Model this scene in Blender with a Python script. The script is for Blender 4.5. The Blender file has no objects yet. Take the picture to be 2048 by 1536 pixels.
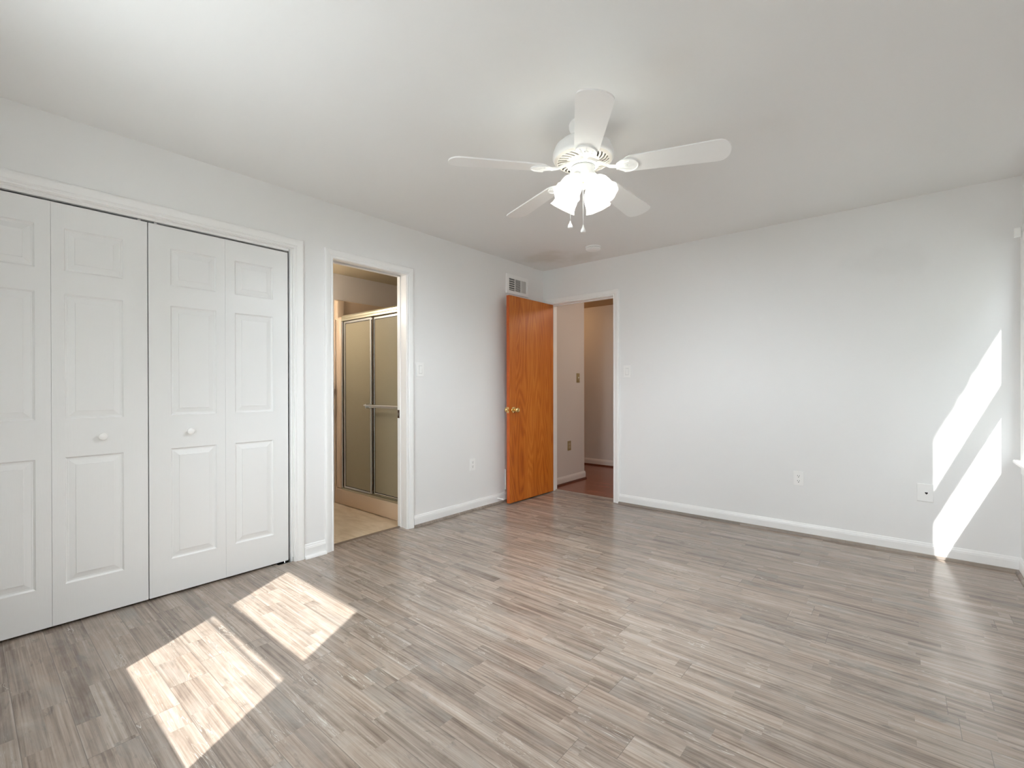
import bpy, bmesh, math, random
from mathutils import Vector, Matrix

random.seed(7)
PI = math.pi
sc = bpy.context.scene
COL = sc.collection

# ------------------------------------------------------------------ camera
cam_d = bpy.data.cameras.new('camera')
cam = bpy.data.objects.new('camera', cam_d)
COL.objects.link(cam)
sc.camera = cam
cam_d.sensor_width = 36.0
cam_d.sensor_fit = 'HORIZONTAL'
cam_d.lens = 929.36 / 2048 * 36.0
cam_d.shift_y = 9.88 / 2048
cam_d.clip_start = 0.02
_a = Vector((0.76541526, 0.64353403, -0.00185074))
_b = Vector((-0.00045409, 0.00341597, 0.99999406))
_d = Vector((-0.64353654, 0.76540988, -0.00290686))
_m = Matrix((_a, _b, -_d)).transposed().to_4x4()
_m.translation = Vector((3.0704, -4.1961, 1.1442))
cam.matrix_world = _m

# ------------------------------------------------------------------ room sizes (metres)
W = 3.63        # inner width (x), left wall at x = 0
YB = -4.34      # inner face of the wall behind the camera, far wall at y = 0
H = 2.44        # ceiling height
WIN_Z0, WIN_Z1 = 0.70, 2.04
WB = (0.970, 1.825)      # window in the back wall (x range)
WR = (-0.915, -0.141)    # window in the right wall (y range)

# ------------------------------------------------------------------ light
SKY = 11.5
SKY_LOW = 4.4
SUN = 10.0
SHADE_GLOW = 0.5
world = bpy.data.worlds.new('world')
sc.world = world
world.use_nodes = True
wn = world.node_tree.nodes
bg = wn['Background']
bg.inputs['Color'].default_value = (0.86, 0.93, 1.0, 1)
# hazy sky, brightest round the sun's side (-y) and dimmer towards +x / +y
_tc = wn.new('ShaderNodeTexCoord'); _dot = wn.new('ShaderNodeVectorMath'); _dot.operation = 'DOT_PRODUCT'
_dot.inputs[1].default_value = (-0.25, -0.95, 0.15)
_mr = wn.new('ShaderNodeMapRange'); _mr.interpolation_type = 'SMOOTHSTEP'
_mr.inputs['From Min'].default_value = -0.1; _mr.inputs['From Max'].default_value = 0.75
_mr.inputs['To Min'].default_value = SKY_LOW; _mr.inputs['To Max'].default_value = SKY
world.node_tree.links.new(_tc.outputs['Generated'], _dot.inputs[0])
world.node_tree.links.new(_dot.outputs['Value'], _mr.inputs['Value'])
world.node_tree.links.new(_mr.outputs[0], bg.inputs['Strength'])

sun_d = bpy.data.lights.new('sun', 'SUN')
sun_d.energy = SUN
sun_d.angle = 0.0093
sun_d.color = (1.0, 0.975, 0.95)
sun = bpy.data.objects.new('sun', sun_d)
COL.objects.link(sun)
sun.rotation_euler = Vector((-0.57, 1.0, -1.30)).to_track_quat('-Z', 'Y').to_euler()
sun.location = (5, -8, 8)

def portal(name, loc, direction, sx, sy):
    d = bpy.data.lights.new(name, 'AREA')
    d.shape = 'RECTANGLE'; d.size = sx; d.size_y = sy
    d.cycles.is_portal = True
    o = bpy.data.objects.new(name, d)
    COL.objects.link(o)
    o.location = loc
    o.rotation_euler = Vector(direction).to_track_quat('-Z', 'Y').to_euler()
portal('window_portal', ((WB[0]+WB[1])/2, YB-0.13, (WIN_Z0+WIN_Z1)/2), (0, 1, 0), WB[1]-WB[0], WIN_Z1-WIN_Z0)
portal('window_portal', (W+0.13, (WR[0]+WR[1])/2, (WIN_Z0+WIN_Z1)/2), (-1, 0, 0), WR[1]-WR[0], WIN_Z1-WIN_Z0)

sc.view_settings.view_transform = 'Standard'
sc.view_settings.look = 'None'
sc.view_settings.gamma = 1.0
sc.view_settings.use_curve_mapping = False
sc.view_settings.exposure = 0.34
cy = sc.cycles
cy.max_bounces = 14
cy.diffuse_bounces = 10
cy.glossy_bounces = 5
cy.transmission_bounces = 8
cy.sample_clamp_indirect = 8.0
cy.caustics_reflective = False
cy.caustics_refractive = False
cy.use_denoising = True

# ------------------------------------------------------------------ materials
def mat(name):
    m = bpy.data.materials.new(name)
    m.use_nodes = True
    nt = m.node_tree
    p = nt.nodes['Principled BSDF']
    return m, nt, p

def N(nt, t, **kw):
    n = nt.nodes.new(t)
    for k, v in kw.items():
        if k.startswith('i_'):
            n.inputs[k[2:].replace('_', ' ')].default_value = v
        else:
            setattr(n, k, v)
    return n

def L(nt, a, b):
    nt.links.new(a, b)

def math_n(nt, op, a, b=None):
    n = nt.nodes.new('ShaderNodeMath'); n.operation = op
    for i, v in enumerate((a, b)):
        if v is None: continue
        if isinstance(v, (int, float)): n.inputs[i].default_value = v
        else: L(nt, v, n.inputs[i])
    return n.outputs[0]

def ramp(nt, fac, stops):
    n = nt.nodes.new('ShaderNodeValToRGB')
    el = n.color_ramp.elements
    while len(el) < len(stops): el.new(0.5)
    for e, (p, c) in zip(el, stops):
        e.position = p; e.color = (*c, 1)
    if fac is not None: L(nt, fac, n.inputs['Fac'])
    return n.outputs['Color']

def mix_rgb(nt, fac, a, b, mode='MIX'):
    n = nt.nodes.new('ShaderNodeMix'); n.data_type = 'RGBA'; n.blend_type = mode
    if isinstance(fac, (int, float)): n.inputs[0].default_value = fac
    else: L(nt, fac, n.inputs[0])
    for sock, v in ((n.inputs[6], a), (n.inputs[7], b)):
        if isinstance(v, tuple): sock.default_value = (*v, 1)
        else: L(nt, v, sock)
    return n.outputs[2]

def bump(nt, p, h, strength, dist=0.002):
    b = nt.nodes.new('ShaderNodeBump')
    b.inputs['Strength'].default_value = strength
    b.inputs['Distance'].default_value = dist
    L(nt, h, b.inputs['Height'])
    L(nt, b.outputs[0], p.inputs['Normal'])

def plain(name, col, rough=0.5, metal=0.0, spec=0.5, coat=0.0):
    m, nt, p = mat(name)
    p.inputs['Base Color'].default_value = (*col, 1)
    p.inputs['Roughness'].default_value = rough
    p.inputs['Metallic'].default_value = metal
    p.inputs['Specular IOR Level'].default_value = spec
    p.inputs['Coat Weight'].default_value = coat
    return m

def paint(name, col, rough, bump_s=0.05, scale=180.0, mottling=0.02, smudges=()):
    """rolled wall paint: fine orange-peel, a little large scale unevenness, optional touch-up smudges"""
    m, nt, p = mat(name)
    g = N(nt, 'ShaderNodeNewGeometry')
    n1 = N(nt, 'ShaderNodeTexNoise', i_Scale=1.3, i_Detail=3.0)
    L(nt, g.outputs['Position'], n1.inputs['Vector'])
    dark = tuple(c*(1-mottling) for c in col)
    c = mix_rgb(nt, n1.outputs['Fac'], dark, col)
    for (px, py, pz, r, sx, sy, tint, k) in smudges:
        mp = N(nt, 'ShaderNodeMapping')
        mp.inputs['Location'].default_value = (-px*sx, -py*sy, -pz)
        mp.inputs['Scale'].default_value = (sx, sy, 1)
        L(nt, g.outputs['Position'], mp.inputs['Vector'])
        ln = N(nt, 'ShaderNodeVectorMath', operation='LENGTH')
        n2 = N(nt, 'ShaderNodeTexNoise', i_Scale=5.0, i_Detail=4.0)
        L(nt, g.outputs['Position'], n2.inputs['Vector'])
        L(nt, mp.outputs[0], ln.inputs[0])
        d = math_n(nt, 'ADD', ln.outputs['Value'], math_n(nt, 'MULTIPLY', math_n(nt, 'SUBTRACT', n2.outputs['Fac'], 0.5), r*1.6))
        mr = N(nt, 'ShaderNodeMapRange', interpolation_type='SMOOTHSTEP')
        mr.inputs['From Min'].default_value = r*0.35
        mr.inputs['From Max'].default_value = r
        mr.inputs['To Min'].default_value = k
        mr.inputs['To Max'].default_value = 0.0
        L(nt, d, mr.inputs['Value'])
        c = mix_rgb(nt, mr.outputs[0], c, tint)
    L(nt, c, p.inputs['Base Color'])
    p.inputs['Roughness'].default_value = rough
    p.inputs['Specular IOR Level'].default_value = 0.35
    n3 = N(nt, 'ShaderNodeTexNoise', i_Scale=scale, i_Detail=2.0)
    L(nt, g.outputs['Position'], n3.inputs['Vector'])
    bump(nt, p, n3.outputs['Fac'], bump_s, 0.001)
    return m

WALLC = (0.855, 0.853, 0.845)
M_wall = paint('wall_paint', WALLC, 0.62)
M_wall_far = paint('far_wall_paint', WALLC, 0.62,
                   smudges=((2.98, 0, 2.02, 0.16, 0.55, 1, (0.72, 0.715, 0.70), 0.25),))
M_ceil = paint('ceiling_paint', (0.85, 0.85, 0.842), 0.8, 0.08, 120,
               smudges=((0.36, -0.42, H, 0.26, 0.8, 1.0, (0.64, 0.635, 0.57), 0.48),
                        (0.66, -0.22, H, 0.16, 0.7, 1.0, (0.66, 0.65, 0.59), 0.4)))
M_trim = plain('trim_gloss_paint', (0.90, 0.897, 0.885), 0.35)
M_plastic = plain('white_plastic', (0.91, 0.905, 0.89), 0.35)
M_fan = plain('fan_white_enamel', (0.94, 0.94, 0.93), 0.42)
M_dark = plain('dark_gap', (0.012, 0.012, 0.012), 0.8)
M_darkgrey = plain('duct_grey', (0.10, 0.11, 0.11), 0.7)
M_brass = plain('polished_brass', (0.83, 0.60, 0.26), 0.16, metal=1.0)
M_brass_old = plain('aged_brass', (0.42, 0.33, 0.17), 0.42, metal=0.6)
M_chrome = plain('chrome', (0.72, 0.73, 0.72), 0.14, metal=1.0)
M_alu = plain('anodised_frame', (0.60, 0.56, 0.42), 0.32, metal=0.85)
M_seal = plain('black_seal', (0.012, 0.012, 0.010), 0.5)
M_fibre = plain('beige_fibreglass', (0.62, 0.47, 0.33), 0.30, coat=0.3)
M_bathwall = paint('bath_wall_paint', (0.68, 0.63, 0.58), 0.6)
M_bathceil = paint('bath_ceiling_dim_tone', (0.46, 0.38, 0.25), 0.8)  # dimness of a ceiling lit only from below, put into the colour
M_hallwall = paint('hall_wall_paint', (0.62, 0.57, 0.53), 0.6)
M_hallceil = paint('hall_ceiling_dim_tone', (0.50, 0.36, 0.22), 0.8)  # dim brown light bounced off the hall floor, put into the colour
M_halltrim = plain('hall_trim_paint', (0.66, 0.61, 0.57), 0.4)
M_mahog_trim = plain('mahogany_shoe', (0.085, 0.022, 0.010), 0.3)
M_siding = plain('exterior_siding', (0.55, 0.54, 0.50), 0.7)
M_shingle = plain('roof_shingle', (0.09, 0.085, 0.08), 0.9)

def leaf_paint():
    m, nt, p = mat('moulded_door_paint')
    p.inputs['Base Color'].default_value = (0.83, 0.83, 0.82, 1)
    p.inputs['Roughness'].default_value = 0.38
    g = N(nt, 'ShaderNodeTexCoord')
    mp = N(nt, 'ShaderNodeMapping'); mp.inputs['Scale'].default_value = (1, 1, 0.07)
    L(nt, g.outputs['Object'], mp.inputs['Vector'])
    n = N(nt, 'ShaderNodeTexNoise', i_Scale=120.0, i_Detail=3.0, i_Distortion=1.2)
    L(nt, mp.outputs[0], n.inputs['Vector'])
    bump(nt, p, n.outputs['Fac'], 0.18, 0.0012)
    return m
M_leaf = leaf_paint()

def plank_floor(name, width, length, stops, dark, strip=0.5, phase=0.0, rough=0.22, groove=(0.12, 0.10, 0.085), grain_k=1.0, scratch=0.0, weather=0.0):
    """laminate planks running along x: per-plank tone, narrower printed strips, streaky grain, thin grooves"""
    m, nt, p = mat(name)
    g = N(nt, 'ShaderNodeNewGeometry')
    sp = N(nt, 'ShaderNodeSeparateXYZ'); L(nt, g.outputs['Position'], sp.inputs[0])
    x, y = sp.outputs[0], math_n(nt, 'ADD', sp.outputs[1], 40*width + phase)
    def cells(wd, ln, seed):
        row = math_n(nt, 'FLOOR', math_n(nt, 'DIVIDE', y, wd))
        wno = N(nt, 'ShaderNodeTexWhiteNoise', noise_dimensions='2D')
        cb = N(nt, 'ShaderNodeCombineXYZ'); L(nt, row, cb.inputs[0]); cb.inputs[1].default_value = seed
        L(nt, cb.outputs[0], wno.inputs['Vector'])
        xo = math_n(nt, 'ADD', x, math_n(nt, 'MULTIPLY', wno.outputs['Value'], ln*7.3))
        xr = math_n(nt, 'DIVIDE', xo, ln)
        colm = math_n(nt, 'FLOOR', xr)
        w2 = N(nt, 'ShaderNodeTexWhiteNoise', noise_dimensions='3D')
        cb2 = N(nt, 'ShaderNodeCombineXYZ'); L(nt, row, cb2.inputs[0]); L(nt, colm, cb2.inputs[1]); cb2.inputs[2].default_value = seed
        L(nt, cb2.outputs[0], w2.inputs['Vector'])
        fy = math_n(nt, 'FRACT', math_n(nt, 'DIVIDE', y, wd))
        fx = math_n(nt, 'FRACT', xr)
        return w2.outputs['Value'], fx, fy
    idp, fx, fy = cells(width, length, 1.0)
    ids, sx_, sy_ = cells(width*strip, length*0.37, 5.0)
    # grain coordinates, shifted for every plank and strip
    sh = math_n(nt, 'ADD', math_n(nt, 'MULTIPLY', idp, 37.0), math_n(nt, 'MULTIPLY', ids, 11.0))
    def grain(sx, sy, det, dist, rgh=0.6, warp=None):
        cb = N(nt, 'ShaderNodeCombineXYZ')
        L(nt, math_n(nt, 'MULTIPLY', math_n(nt, 'ADD', x, sh), sx), cb.inputs[0])
        yy = math_n(nt, 'MULTIPLY', y, sy)
        L(nt, yy, cb.inputs[1]); L(nt, sh, cb.inputs[2])
        n = N(nt, 'ShaderNodeTexNoise', i_Scale=1.0, i_Detail=det, i_Roughness=rgh, i_Distortion=dist)
        L(nt, cb.outputs[0], n.inputs['Vector'])
        return n.outputs['Fac']
    g1 = grain(0.7, 17.0, 5.0, 1.0, 0.65)
    g2 = grain(1.6, 105.0, 3.0, 0.35)
    g3 = grain(3.0, 6.5, 4.0, 1.6)
    g4 = grain(1.1, 38.0, 4.0, 0.9)
    g5 = grain(3.0, 200.0, 2.0, 0.25)
    v = math_n(nt, 'ADD', math_n(nt, 'MULTIPLY', g1, 0.47*grain_k), math_n(nt, 'MULTIPLY', g2, 0.34*grain_k))
    v = math_n(nt, 'ADD', v, math_n(nt, 'MULTIPLY', g3, 0.30*grain_k))
    v = math_n(nt, 'ADD', v, math_n(nt, 'MULTIPLY', g4, 0.42*grain_k))
    v = math_n(nt, 'ADD', v, math_n(nt, 'MULTIPLY', g5, 0.20*grain_k))
    v = math_n(nt, 'ADD', v, math_n(nt, 'MULTIPLY', idp, 0.055))
    v = math_n(nt, 'ADD', v, math_n(nt, 'MULTIPLY', ids, 0.060))
    v = math_n(nt, 'SUBTRACT', v, 0.865*grain_k + 0.0575 - 0.5)
    c = ramp(nt, v, stops)
    # greyer and browner planks
    tint = ramp(nt, ids, [(0.0, (0.97, 0.99, 1.0)), (0.5, (1, 1, 1)), (1.0, (1.02, 0.995, 0.975))])
    c = mix_rgb(nt, 1.0, c, tint, 'MULTIPLY')
    # dark short knots / saw marks
    k = grain(5.0, 14.0, 5.0, 2.2, 0.7)
    km = N(nt, 'ShaderNodeMapRange'); km.inputs['From Min'].default_value = 0.58; km.inputs['From Max'].default_value = 0.74
    km.inputs['To Max'].default_value = 0.65
    L(nt, k, km.inputs['Value'])
    c = mix_rgb(nt, km.outputs[0], c, dark)
    sc1 = grain(2.6, 30.0, 2.0, 2.6, 0.5)
    band = math_n(nt, 'ABSOLUTE', math_n(nt, 'SUBTRACT', sc1, 0.5))
    gate = grain(1.3, 5.0, 3.0, 1.0)
    m1 = N(nt, 'ShaderNodeMapRange'); m1.inputs['From Min'].default_value = 0.0; m1.inputs['From Max'].default_value = 0.016
    m1.inputs['To Min'].default_value = scratch; m1.inputs['To Max'].default_value = 0.0
    L(nt, band, m1.inputs['Value'])
    m2 = N(nt, 'ShaderNodeMapRange'); m2.inputs['From Min'].default_value = 0.52; m2.inputs['From Max'].default_value = 0.62
    L(nt, gate, m2.inputs['Value'])
    c = mix_rgb(nt, math_n(nt, 'MULTIPLY', m1.outputs[0], m2.outputs[0]), c, (0.62, 0.57, 0.50))
    w1 = N(nt, 'ShaderNodeMapRange'); w1.inputs['From Min'].default_value = 0.50; w1.inputs['From Max'].default_value = 0.72
    w1.inputs['To Max'].default_value = weather
    L(nt, grain(2.0, 4.0, 5.0, 0.8, 0.7), w1.inputs['Value'])
    c = mix_rgb(nt, w1.outputs[0], c, (0.285, 0.262, 0.238))
    # grooves
    ey = math_n(nt, 'LESS_THAN', math_n(nt, 'ABSOLUTE', math_n(nt, 'SUBTRACT', fy, 0.5)), 0.5 - 0.0011/width)
    ex = math_n(nt, 'LESS_THAN', math_n(nt, 'ABSOLUTE', math_n(nt, 'SUBTRACT', fx, 0.5)), 0.5 - 0.0010/length)
    inside = math_n(nt, 'MULTIPLY', ey, ex)
    gm = math_n(nt, 'MULTIPLY', math_n(nt, 'SUBTRACT', 1.0, inside), 0.6)
    c = mix_rgb(nt, gm, c, groove)
    L(nt, c, p.inputs['Base Color'])
    rr = math_n(nt, 'ADD', math_n(nt, 'MULTIPLY', g2, 0.10), rough)
    L(nt, rr, p.inputs['Roughness'])
    p.inputs['Specular IOR Level'].default_value = 0.5
    hh = math_n(nt, 'ADD', math_n(nt, 'MULTIPLY', g2, 0.25), inside)
    bump(nt, p, hh, 0.10, 0.0008)
    return m

M_floor = plank_floor('grey_brown_laminate', 0.131, 1.22,
    [(0.24, (0.105, 0.076, 0.058)), (0.38, (0.205, 0.157, 0.125)), (0.50, (0.305, 0.243, 0.198)), (0.62, (0.405, 0.335, 0.280)), (0.80, (0.55, 0.485, 0.42))],
    (0.12, 0.105, 0.092), phase=0.016, rough=0.15, scratch=0.75, weather=0.6)
M_hallfloor = plank_floor('mahogany_planks', 0.082, 0.9,
    [(0.2, (0.12, 0.035, 0.016)), (0.5, (0.23, 0.070, 0.036)), (0.8, (0.34, 0.12, 0.065))],
    (0.05, 0.016, 0.008), strip=1.0, rough=0.16, groove=(0.02, 0.008, 0.005), grain_k=0.8)
M_shoe = plank_floor('laminate_shoe', 0.05, 2.4,
    [(0.2, (0.15, 0.12, 0.10)), (0.5, (0.27, 0.225, 0.19)), (0.8, (0.42, 0.37, 0.32))],
    (0.10, 0.085, 0.07), strip=1.0, rough=0.35)

def wood_door():
    m, nt, p = mat('amber_veneer')
    g = N(nt, 'ShaderNodeTexCoord')
    mp = N(nt, 'ShaderNodeMapping'); mp.inputs['Scale'].default_value = (1.0, 1.0, 0.16)
    L(nt, g.outputs['Object'], mp.inputs['Vector'])
    # cathedral figure: contour lines of a stretched noise field
    n0 = N(nt, 'ShaderNodeTexNoise', i_Scale=3.4, i_Detail=2.0, i_Roughness=0.45, i_Distortion=0.25)
    L(nt, mp.outputs[0], n0.inputs['Vector'])
    rings = math_n(nt, 'SINE', math_n(nt, 'MULTIPLY', n0.outputs['Fac'], 150.0))
    mp2 = N(nt, 'ShaderNodeMapping'); mp2.inputs['Scale'].default_value = (1, 1, 0.045)
    L(nt, g.outputs['Object'], mp2.inputs['Vector'])
    n1 = N(nt, 'ShaderNodeTexNoise', i_Scale=140.0, i_Detail=3.0, i_Distortion=0.3)
    L(nt, mp2.outputs[0], n1.inputs['Vector'])
    n2 = N(nt, 'ShaderNodeTexNoise', i_Scale=9.0, i_Detail=4.0)
    L(nt, mp2.outputs[0], n2.inputs['Vector'])
    v = math_n(nt, 'ADD', math_n(nt, 'MULTIPLY', rings, 0.085), math_n(nt, 'MULTIPLY', n1.outputs['Fac'], 0.45))
    v = math_n(nt, 'ADD', v, math_n(nt, 'MULTIPLY', n2.outputs['Fac'], 0.65))
    c = ramp(nt, v, [(0.30, (0.31, 0.060, 0.004)), (0.52, (0.50, 0.125, 0.010)), (0.78, (0.62, 0.205, 0.028))])
    L(nt, c, p.inputs['Base Color'])
    p.inputs['Roughness'].default_value = 0.42
    return m
M_wood = wood_door()
M_wood_edge = plain('amber_edge', (0.52, 0.10, 0.015), 0.38)

def tile_floor():
    m, nt, p = mat('tan_vinyl')
    g = N(nt, 'ShaderNodeNewGeometry')
    n = N(nt, 'ShaderNodeTexNoise', i_Scale=9.0, i_Detail=6.0, i_Distortion=0.8)
    mp = N(nt, 'ShaderNodeMapping'); mp.inputs['Scale'].default_value = (0.5, 2.0, 1)
    L(nt, g.outputs['Position'], mp.inputs['Vector']); L(nt, mp.outputs[0], n.inputs['Vector'])
    L(nt, ramp(nt, n.outputs['Fac'], [(0.3, (0.50, 0.385, 0.255)), (0.7, (0.66, 0.55, 0.41))]), p.inputs['Base Color'])
    p.inputs['Roughness'].default_value = 0.4
    return m
M_tile = tile_floor()

def obscure_glass():
    m, nt, p = mat('pebbled_glass')
    p.inputs['Base Color'].default_value = (0.46, 0.40, 0.27, 1)
    p.inputs['Roughness'].default_value = 0.38
    p.inputs['Transmission Weight'].default_value = 0.35
    p.inputs['IOR'].default_value = 1.2
    g = N(nt, 'ShaderNodeNewGeometry')
    n = N(nt, 'ShaderNodeTexNoise', i_Scale=150.0, i_Detail=2.0)
    L(nt, g.outputs['Position'], n.inputs['Vector'])
    bump(nt, p, n.outputs['Fac'], 0.5, 0.003)
    return m
M_obscure = obscure_glass()

def shade_glass():
    m, nt, p = mat('frosted_lit_shade')
    out = nt.nodes['Material Output']
    tr = N(nt, 'ShaderNodeBsdfTranslucent'); tr.inputs['Color'].default_value = (0.95, 0.93, 0.88, 1)
    p.inputs['Base Color'].default_value = (0.88, 0.87, 0.84, 1)
    p.inputs['Roughness'].default_value = 0.3
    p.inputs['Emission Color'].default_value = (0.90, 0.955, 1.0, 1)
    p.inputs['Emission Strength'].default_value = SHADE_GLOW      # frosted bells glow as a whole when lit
    mx = N(nt, 'ShaderNodeMixShader'); mx.inputs[0].default_value = 0.85
    L(nt, p.outputs[0], mx.inputs[1]); L(nt, tr.outputs[0], mx.inputs[2])
    L(nt, mx.outputs[0], out.inputs['Surface'])
    return m
M_shade = shade_glass()

def emit(name, col, s):
    m, nt, p = mat(name)
    p.inputs['Base Color'].default_value = (0.9, 0.9, 0.88, 1)
    p.inputs['Emission Color'].default_value = (*col, 1)
    p.inputs['Emission Strength'].default_value = s
    return m
M_bulb = emit('lit_bulb', (0.87, 0.94, 1.0), 1650.0)
M_hallfill = emit('hall_fill_glow', (1.0, 0.90, 0.80), 36.0)
M_bathfill = emit('bath_fill_glow', (1.0, 0.93, 0.83), 75.0)

def win_glass():
    m, nt, p = mat('window_glass')
    out = nt.nodes['Material Output']
    t = N(nt, 'ShaderNodeBsdfTransparent'); t.inputs['Color'].default_value = (0.97, 0.985, 0.98, 1)
    gl = N(nt, 'ShaderNodeBsdfGlossy'); gl.inputs['Roughness'].default_value = 0.02
    mx = N(nt, 'ShaderNodeMixShader'); mx.inputs[0].default_value = 0.06
    L(nt, t.outputs[0], mx.inputs[1]); L(nt, gl.outputs[0], mx.inputs[2])
    L(nt, mx.outputs[0], out.inputs['Surface'])
    return m
M_glass = win_glass()
def dimming_sheet_mat():  # added grey sheet that dims daylight through the right window
    m, nt, p = mat('dimming_sheet')
    out = nt.nodes['Material Output']
    t = N(nt, 'ShaderNodeBsdfTransparent'); t.inputs['Color'].default_value = (0.62, 0.62, 0.62, 1)
    L(nt, t.outputs[0], out.inputs['Surface'])
    return m
M_dimming = dimming_sheet_mat()

# ------------------------------------------------------------------ mesh helpers
def box(bm, x0, x1, y0, y1, z0, z1, bev=0.0, seg=1):
    x0, x1 = min(x0, x1), max(x0, x1); y0, y1 = min(y0, y1), max(y0, y1); z0, z1 = min(z0, z1), max(z0, z1)
    vs = [bm.verts.new(v) for v in ((x0,y0,z0),(x1,y0,z0),(x1,y1,z0),(x0,y1,z0),(x0,y0,z1),(x1,y0,z1),(x1,y1,z1),(x0,y1,z1))]
    fs = [bm.faces.new([vs[i] for i in q]) for q in ((0,3,2,1),(4,5,6,7),(0,1,5,4),(1,2,6,5),(2,3,7,6),(3,0,4,7))]
    if bev > 0:
        es = list({e for f in fs for e in f.edges})
        bmesh.ops.bevel(bm, geom=es, offset=bev, segments=seg, affect='EDGES', profile=0.5)
    return vs

def lathe(bm, prof, n=32, M=None, ripple=None, close=False):
    """prof: list of (r, z) revolved round z; M places it"""
    M = M or Matrix.Identity(4)
    rings = []
    for (r, z) in prof:
        if r < 1e-6:
            rings.append([bm.verts.new(M @ Vector((0, 0, z)))])
        else:
            ring = []
            for i in range(n):
                a = 2*PI*i/n
                rr = r*(1 + (ripple(a, z) if ripple else 0))
                ring.append(bm.verts.new(M @ Vector((rr*math.cos(a), rr*math.sin(a), z))))
            rings.append(ring)
    for k in range(len(rings)-1):
        A, B = rings[k], rings[k+1]
        for i in range(n):
            j = (i+1) % n
            if len(A) == 1 and len(B) == 1: continue
            if len(A) == 1: bm.faces.new((A[0], B[j], B[i]))
            elif len(B) == 1: bm.faces.new((A[i], A[j], B[0]))
            else: bm.faces.new((A[i], A[j], B[j], B[i]))

def tube(bm, pts, r, n=10, cap=True):
    pts = [Vector(p) for p in pts]
    rad = r if isinstance(r, (list, tuple)) else [r]*len(pts)
    rings = []
    t0 = (pts[1]-pts[0]).normalized()
    up = Vector((0, 0, 1)) if abs(t0.z) < 0.9 else Vector((1, 0, 0))
    for k, p in enumerate(pts):
        if k == 0: t = pts[1]-pts[0]
        elif k == len(pts)-1: t = pts[-1]-pts[-2]
        else: t = pts[k+1]-pts[k-1]
        t.normalize()
        s = t.cross(up).normalized(); u = s.cross(t)
        rings.append([bm.verts.new(p + rad[k]*(math.cos(2*PI*i/n)*s + math.sin(2*PI*i/n)*u)) for i in range(n)])
    for k in range(len(rings)-1):
        for i in range(n):
            j = (i+1) % n
            bm.faces.new((rings[k][i], rings[k][j], rings[k+1][j], rings[k+1][i]))
    if cap:
        bm.faces.new(rings[0][::-1]); bm.faces.new(rings[-1])

def prism(bm, poly, f):
    """poly: 2-D outline; f(p, t) -> 3-D point with t in (0, 1) the two ends"""
    A = [bm.verts.new(f(p, 0)) for p in poly]; B = [bm.verts.new(f(p, 1)) for p in poly]
    n = len(poly)
    for i in range(n):
        j = (i+1) % n
        bm.faces.new((A[i], A[j], B[j], B[i]))
    bm.faces.new(A[::-1]); bm.faces.new(B)

def obj(name, bm, m, parent=None, smooth=False, origin=None):
    bmesh.ops.recalc_face_normals(bm, faces=bm.faces)
    me = bpy.data.meshes.new(name)
    if origin is not None:
        bmesh.ops.translate(bm, verts=bm.verts, vec=-Vector(origin))
    bm.to_mesh(me); bm.free()
    me.materials.append(m)
    if smooth:
        for p in me.polygons: p.use_smooth = True
        try: me.set_sharp_from_angle(angle=math.radians(38))
        except Exception: pass
    o = bpy.data.objects.new(name, me)
    COL.objects.link(o)
    if origin is not None: o.location = origin
    if parent is not None: o.parent = parent
    return o

def tag(o, label=None, cat=None, group=None, kind=None):
    if label: o['label'] = label
    if cat: o['category'] = cat
    if group: o['group'] = group
    if kind: o['kind'] = kind
    return o

def thing(name, loc=(0, 0, 0)):
    o = bpy.data.objects.new(name, None)
    o.empty_display_size = 0.05
    COL.objects.link(o); o.location = loc
    return o

def put(o, parent):
    """parent keeping the child's world placement (parents are only translated)"""
    o.parent = parent
    o.location = Vector(o.location) - Vector(parent.location)
    return o

def copy_tree(o, parent=None):
    c = o.copy(); COL.objects.link(c)
    if parent is not None: c.parent = parent
    for ch in list(o.children):
        copy_tree(ch, c)
    return c

def grid_wall(name, m, axis, t0, t1, a0, a1, z0, z1, holes):
    """wall slab of thickness t0..t1 on `axis`, spanning a0..a1 x z0..z1, with rectangular holes (a, a, z, z)"""
    bm = bmesh.new()
    As = sorted({a0, a1, *[h[0] for h in holes], *[h[1] for h in holes]})
    Zs = sorted({z0, z1, *[h[2] for h in holes], *[h[3] for h in holes]})
    As = [a for a in As if a0 <= a <= a1]; Zs = [z for z in Zs if z0 <= z <= z1]
    for i in range(len(As)-1):
        for k in range(len(Zs)-1):
            ca, cz = (As[i]+As[i+1])/2, (Zs[k]+Zs[k+1])/2
            if any(h[0] < ca < h[1] and h[2] < cz < h[3] for h in holes): continue
            if axis == 'x': box(bm, t0, t1, As[i], As[i+1], Zs[k], Zs[k+1])
            else: box(bm, As[i], As[i+1], t0, t1, Zs[k], Zs[k+1])
    bmesh.ops.remove_doubles(bm, verts=bm.verts, dist=1e-6)
    seen = {}
    for f in list(bm.faces):
        key = frozenset(v.index for v in f.verts) if False else frozenset(f.verts)
        seen.setdefault(key, []).append(f)
    dead = [f for fs in seen.values() if len(fs) > 1 for f in fs]
    bmesh.ops.delete(bm, geom=dead, context='FACES_ONLY')
    return obj(name, bm, m)

# frame on a wall: P(a, z, h) -> world, a along the wall, h out of the wall
def wall_frame(axis, base, sign):
    if axis == 'x': return lambda a, z, h: Vector((base + sign*h, a, z))
    return lambda a, z, h: Vector((a, base + sign*h, z))

COLONIAL = [(0.004, 0.0), (0.004, 0.009), (0.007, 0.011), (0.014, 0.011), (0.017, 0.0085), (0.021, 0.0085), (0.024, 0.0125), (0.030, 0.0135), (0.046, 0.0165), (0.056, 0.0170), (0.062, 0.015), (0.065, 0.011), (0.066, 0.0)]

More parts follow.
